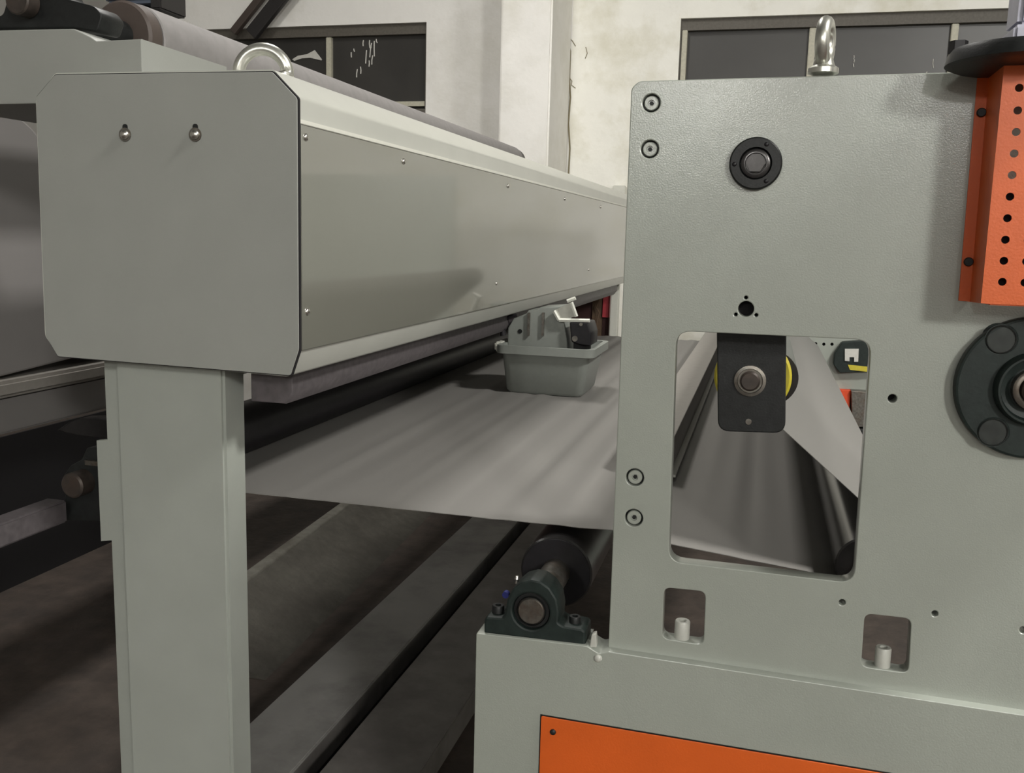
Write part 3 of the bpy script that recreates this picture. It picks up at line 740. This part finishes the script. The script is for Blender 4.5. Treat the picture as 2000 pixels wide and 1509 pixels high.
# ---- far side plate of the right machine
YS = 5.45
fp = thing('far_frame', 'far pale grey side plate of the right machine seen through the opening', 'machine frame', (0.4, YS, 0))
f0 = UY(1560, 650, YS).x
f_out = [(f0, 0), (f0, 1.80), (f0+1.9, 1.80), (f0+1.9, 0)]
fh = [pcirc(x, y, 3.3, YS, 12) for x, y in [(1593, 671), (1609, 672), (1625, 672)]]
slab('side_plate', f_out, YS, YS+.03, 'paint_plate', fp, holes=fh)
c = UY(1609, 672, YS+.03); box('hole_black', (c.x-.09, YS+.03, c.z-.03), (c.x+.09, YS+.035, c.z+.03), 'pit', fp)  # black backing paints the dark behind the far holes
q = XZ([(1630, 690), (1645, 668), (1700, 664), (1712, 700), (1712, 725), (1640, 728), (1628, 712)], YS-.06)
slab('gearbox_cover', rounded(q, .01), YS-.06, YS, 'green_iron', fp, bevel=.004)
q = XZ([(1650, 681), (1677, 681), (1676, 706), (1668, 706), (1668, 697), (1659, 697), (1659, 705), (1650, 704)], YS-.066)
slab('white_clip', q, YS-.072, YS-.06, 'chip_white', fp, label='small white clip')
q = XZ([(1656, 712), (1695, 716), (1694, 726), (1660, 722)], YS-.066); slab('yellow_tag', q, YS-.064, YS-.06, 'yellow', fp)
q = XZ([(1625, 760), (1662, 762), (1659, 800), (1656, 818), (1642, 800)], YS-.05)
slab('orange_cover', q, YS-.05, YS, 'orange_dark', fp, bevel=.002, label='orange piece of the far frame')
q = XZ([(1663, 764), (1720, 768), (1715, 835), (1665, 835)], YS-.1); slab('dark_block', q, YS-.08, YS, 'steel_dull', fp, bevel=.003)
q = XZ([(1664, 836), (1690, 838), (1700, 880), (1680, 872)], YS-.1); slab('black_block', q, YS-.12, YS, 'black_iron', fp, bevel=.003)

# ---- dark clutter beyond the web, below the beam
mc = thing('maroon_cabinet', 'dark maroon machine cabinet at the back below the beam', 'cabinet', (-1.2, 6.1, 0))
x0, x1 = UY(1060, 600, 6.1).x, UY(1190, 600, 6.1).x
box('cabinet_body', (x0-1.2, 6.1, 0), (x1, 6.34, 1.5), 'maroon', mc, bev=.01)
a = UY(1158, 600, 6.09).x; b = UY(1180, 600, 6.09).x
box('door_post', (a, 6.07, 0), (b-.01, 6.1, 1.15), 'timber', mc)
box('red_edge', (x1-.035, 6.05, .95), (x1+.01, 6.1, 1.5), 'red', mc, label='red edge strip')
pw = UY(1195, 620, 6.0); 
o = box('white_post', (UY(1191, 620, 6.0).x, 6.0, 0), (UY(1206, 620, 6.0).x, 6.06, 1.45), 'paint_white', bev=.004)
tag(o, 'narrow white post at the back between maroon cabinet and machine plate', 'post')
cb = [UY(x, y, 6.0) for x, y in [(1176, 540), (1172, 575), (1165, 600), (1170, 610), (1163, 640), (1160, 700)]]
tag(tube('hanging_cable', cb, .005, 'timber', n=8), 'thin brown cable hanging before the maroon cabinet', 'cable')

# ---- plastic bin of parts standing on the web
zb0 = ZW+.0015
bl_ = UZ(988, 768, zb0); brr = UZ(1138, 775, zb0)
YBn = (bl_.y+brr.y)/2
bn = thing('plastic_bin', 'grey-green plastic bin full of parts standing on the cloth web', 'bin', ((bl_.x+brr.x)/2, YBn, zb0))
Xa, Xb = UY(986, 760, YBn).x, UY(1138, 760, YBn).x
Xc, Xd = UY(968, 690, YBn-.03).x, UY(1160, 695, YBn-.03).x
zrim = UY(1060, 678, YBn-.03).z
Dp = .26
def ring(bm, x0, x1, y0, y1, z, r=.03, n=5):
    return [bm.verts.new((a, b, z)) for a, b in rounded([(x0, y0), (x1, y0), (x1, y1), (x0, y1)], r, n)]
bm = bmesh.new()
R1 = ring(bm, Xa+.01, Xb-.01, YBn+.01, YBn+Dp-.01, zb0, .025)
R2 = ring(bm, Xa, Xb, YBn, YBn+Dp, zb0+.012, .03)
R3 = ring(bm, Xc+.018, Xd-.018, YBn-.025, YBn+Dp+.025, zrim-.03, .03)
R4 = ring(bm, Xc, Xd, YBn-.04, YBn+Dp+.04, zrim-.028, .035)
R5 = ring(bm, Xc, Xd, YBn-.04, YBn+Dp+.04, zrim, .035)
R6 = ring(bm, Xc+.018, Xd-.018, YBn-.022, YBn+Dp+.022, zrim, .03)
R7 = ring(bm, Xa+.006, Xb-.006, YBn+.006, YBn+Dp-.006, zb0+.02, .025)
for A, B in zip([R1, R2, R3, R4, R5, R6], [R2, R3, R4, R5, R6, R7]):
    for i in range(len(A)): bm.faces.new((A[i], A[(i+1) % len(A)], B[(i+1) % len(B)], B[i]))
bm.faces.new(R1); bm.faces.new(R7)
frombm('bin_shell', bm, 'bin_plastic', bn, 40)
p = UY(966, 675, YBn)
box('rim_handle', (Xc-.02, YBn+.02, zrim-.03), (Xc+.01, YBn+.16, zrim+.004), 'paint_white', bn, bev=.006)
# contents
zi = zb0+.0205
mb = thing('machined_block', 'grey cast machine part sticking out of the plastic bin', 'machine part', (UY(1040, 640, YBn+.1).x, YBn+.1, zi))
mp_ = XZ([(990, 740), (992, 640), (1003, 622), (1028, 612), (1032, 606), (1050, 604), (1055, 600), (1095, 598), (1100, 620), (1108, 668), (1108, 740)], YBn+.06)
mp_[0] = (mp_[0][0], zi); mp_[-1] = (mp_[-1][0], zi)
slab('block', mp_, YBn+.06, YBn+.2, 'bin_plastic', mb, bevel=.004)
for x in (1034, 1062): 
    a = UY(x, 610, YBn+.06); b = UY(x+1, 655, YBn+.06); box('rib', (a.x-.004, YBn+.05, b.z), (a.x+.004, YBn+.062, a.z), 'steel_dull', mb)
c = UY(1015, 647, YBn+.055); cyl('bore', (c.x, YBn+.06, c.z), .008, -.002, .0, 'black_iron', mb, n=16)
hk = [UY(x, y, YBn+.04) for x, y in [(983, 655), (981, 640), (986, 626), (996, 617), (1010, 616)]]
tag(tube('black_hose', hk, [.012, .010, .007, .006, .005], 'black_rubber', n=10), 'short black hose at the left end of the plastic bin', 'hose')
bk = thing('black_motor', 'black motor block with pale dots on the right of the plastic bin', 'motor', (UY(1130, 650, YBn+.02).x, YBn+.02, zi))
bq = XZ([(1112, 629), (1148, 630), (1154, 650), (1153, 676), (1135, 674), (1116, 668)], YBn+.03)
slab('motor_body', rounded(bq, .006), YBn+.03, YBn+.17, 'black_rubber', bk, bevel=.004)
pq = XZ([(1118, 668), (1150, 674)], YBn+.05)
box('motor_foot', (pq[0][0], YBn+.07, zi), (pq[1][0]-.01, YBn+.15, pq[0][1]+.01), 'black_rubber', bk)
for x, y, r in [(1123, 661, .010), (1135, 633, .006)]:
    c = UY(x, y, YBn+.03); cyl('pale_cap', (c.x, YBn+.03, c.z), r, -.004, 0, 'steel_dull', bk, n=16)
sv = thing('silver_bracket', 'shiny folded steel bracket above the plastic bin', 'bracket', (UY(1110, 610, YBn+.1).x, YBn+.1, UY(1110, 625, YBn+.1).z))
s1 = [UY(x, y, YBn+.045) for x, y in [(1082, 606), (1093, 624), (1124, 618), (1116, 590)]]
bm = bmesh.new(); vs = [bm.verts.new(q) for q in s1]
vs2 = [bm.verts.new(q+Vector((0, .003, 0))) for q in s1]
bm.faces.new(vs); bm.faces.new(vs2[::-1])
for i in range(4): bm.faces.new((vs[i], vs[(i+1) % 4], vs2[(i+1) % 4], vs2[i]))
frombm('bracket_face', bm, 'galvanized', sv)
for (a, b) in [((1082, 607), (1092, 625)), ((1092, 625), (1152, 626)), ((1116, 590), (1126, 618)), ((1108, 588), (1124, 582))]:
    tube('bracket_edge', [UY(*a, YBn+.04), UY(*b, YBn+.04)], .007, 'paint_white', sv, n=6)
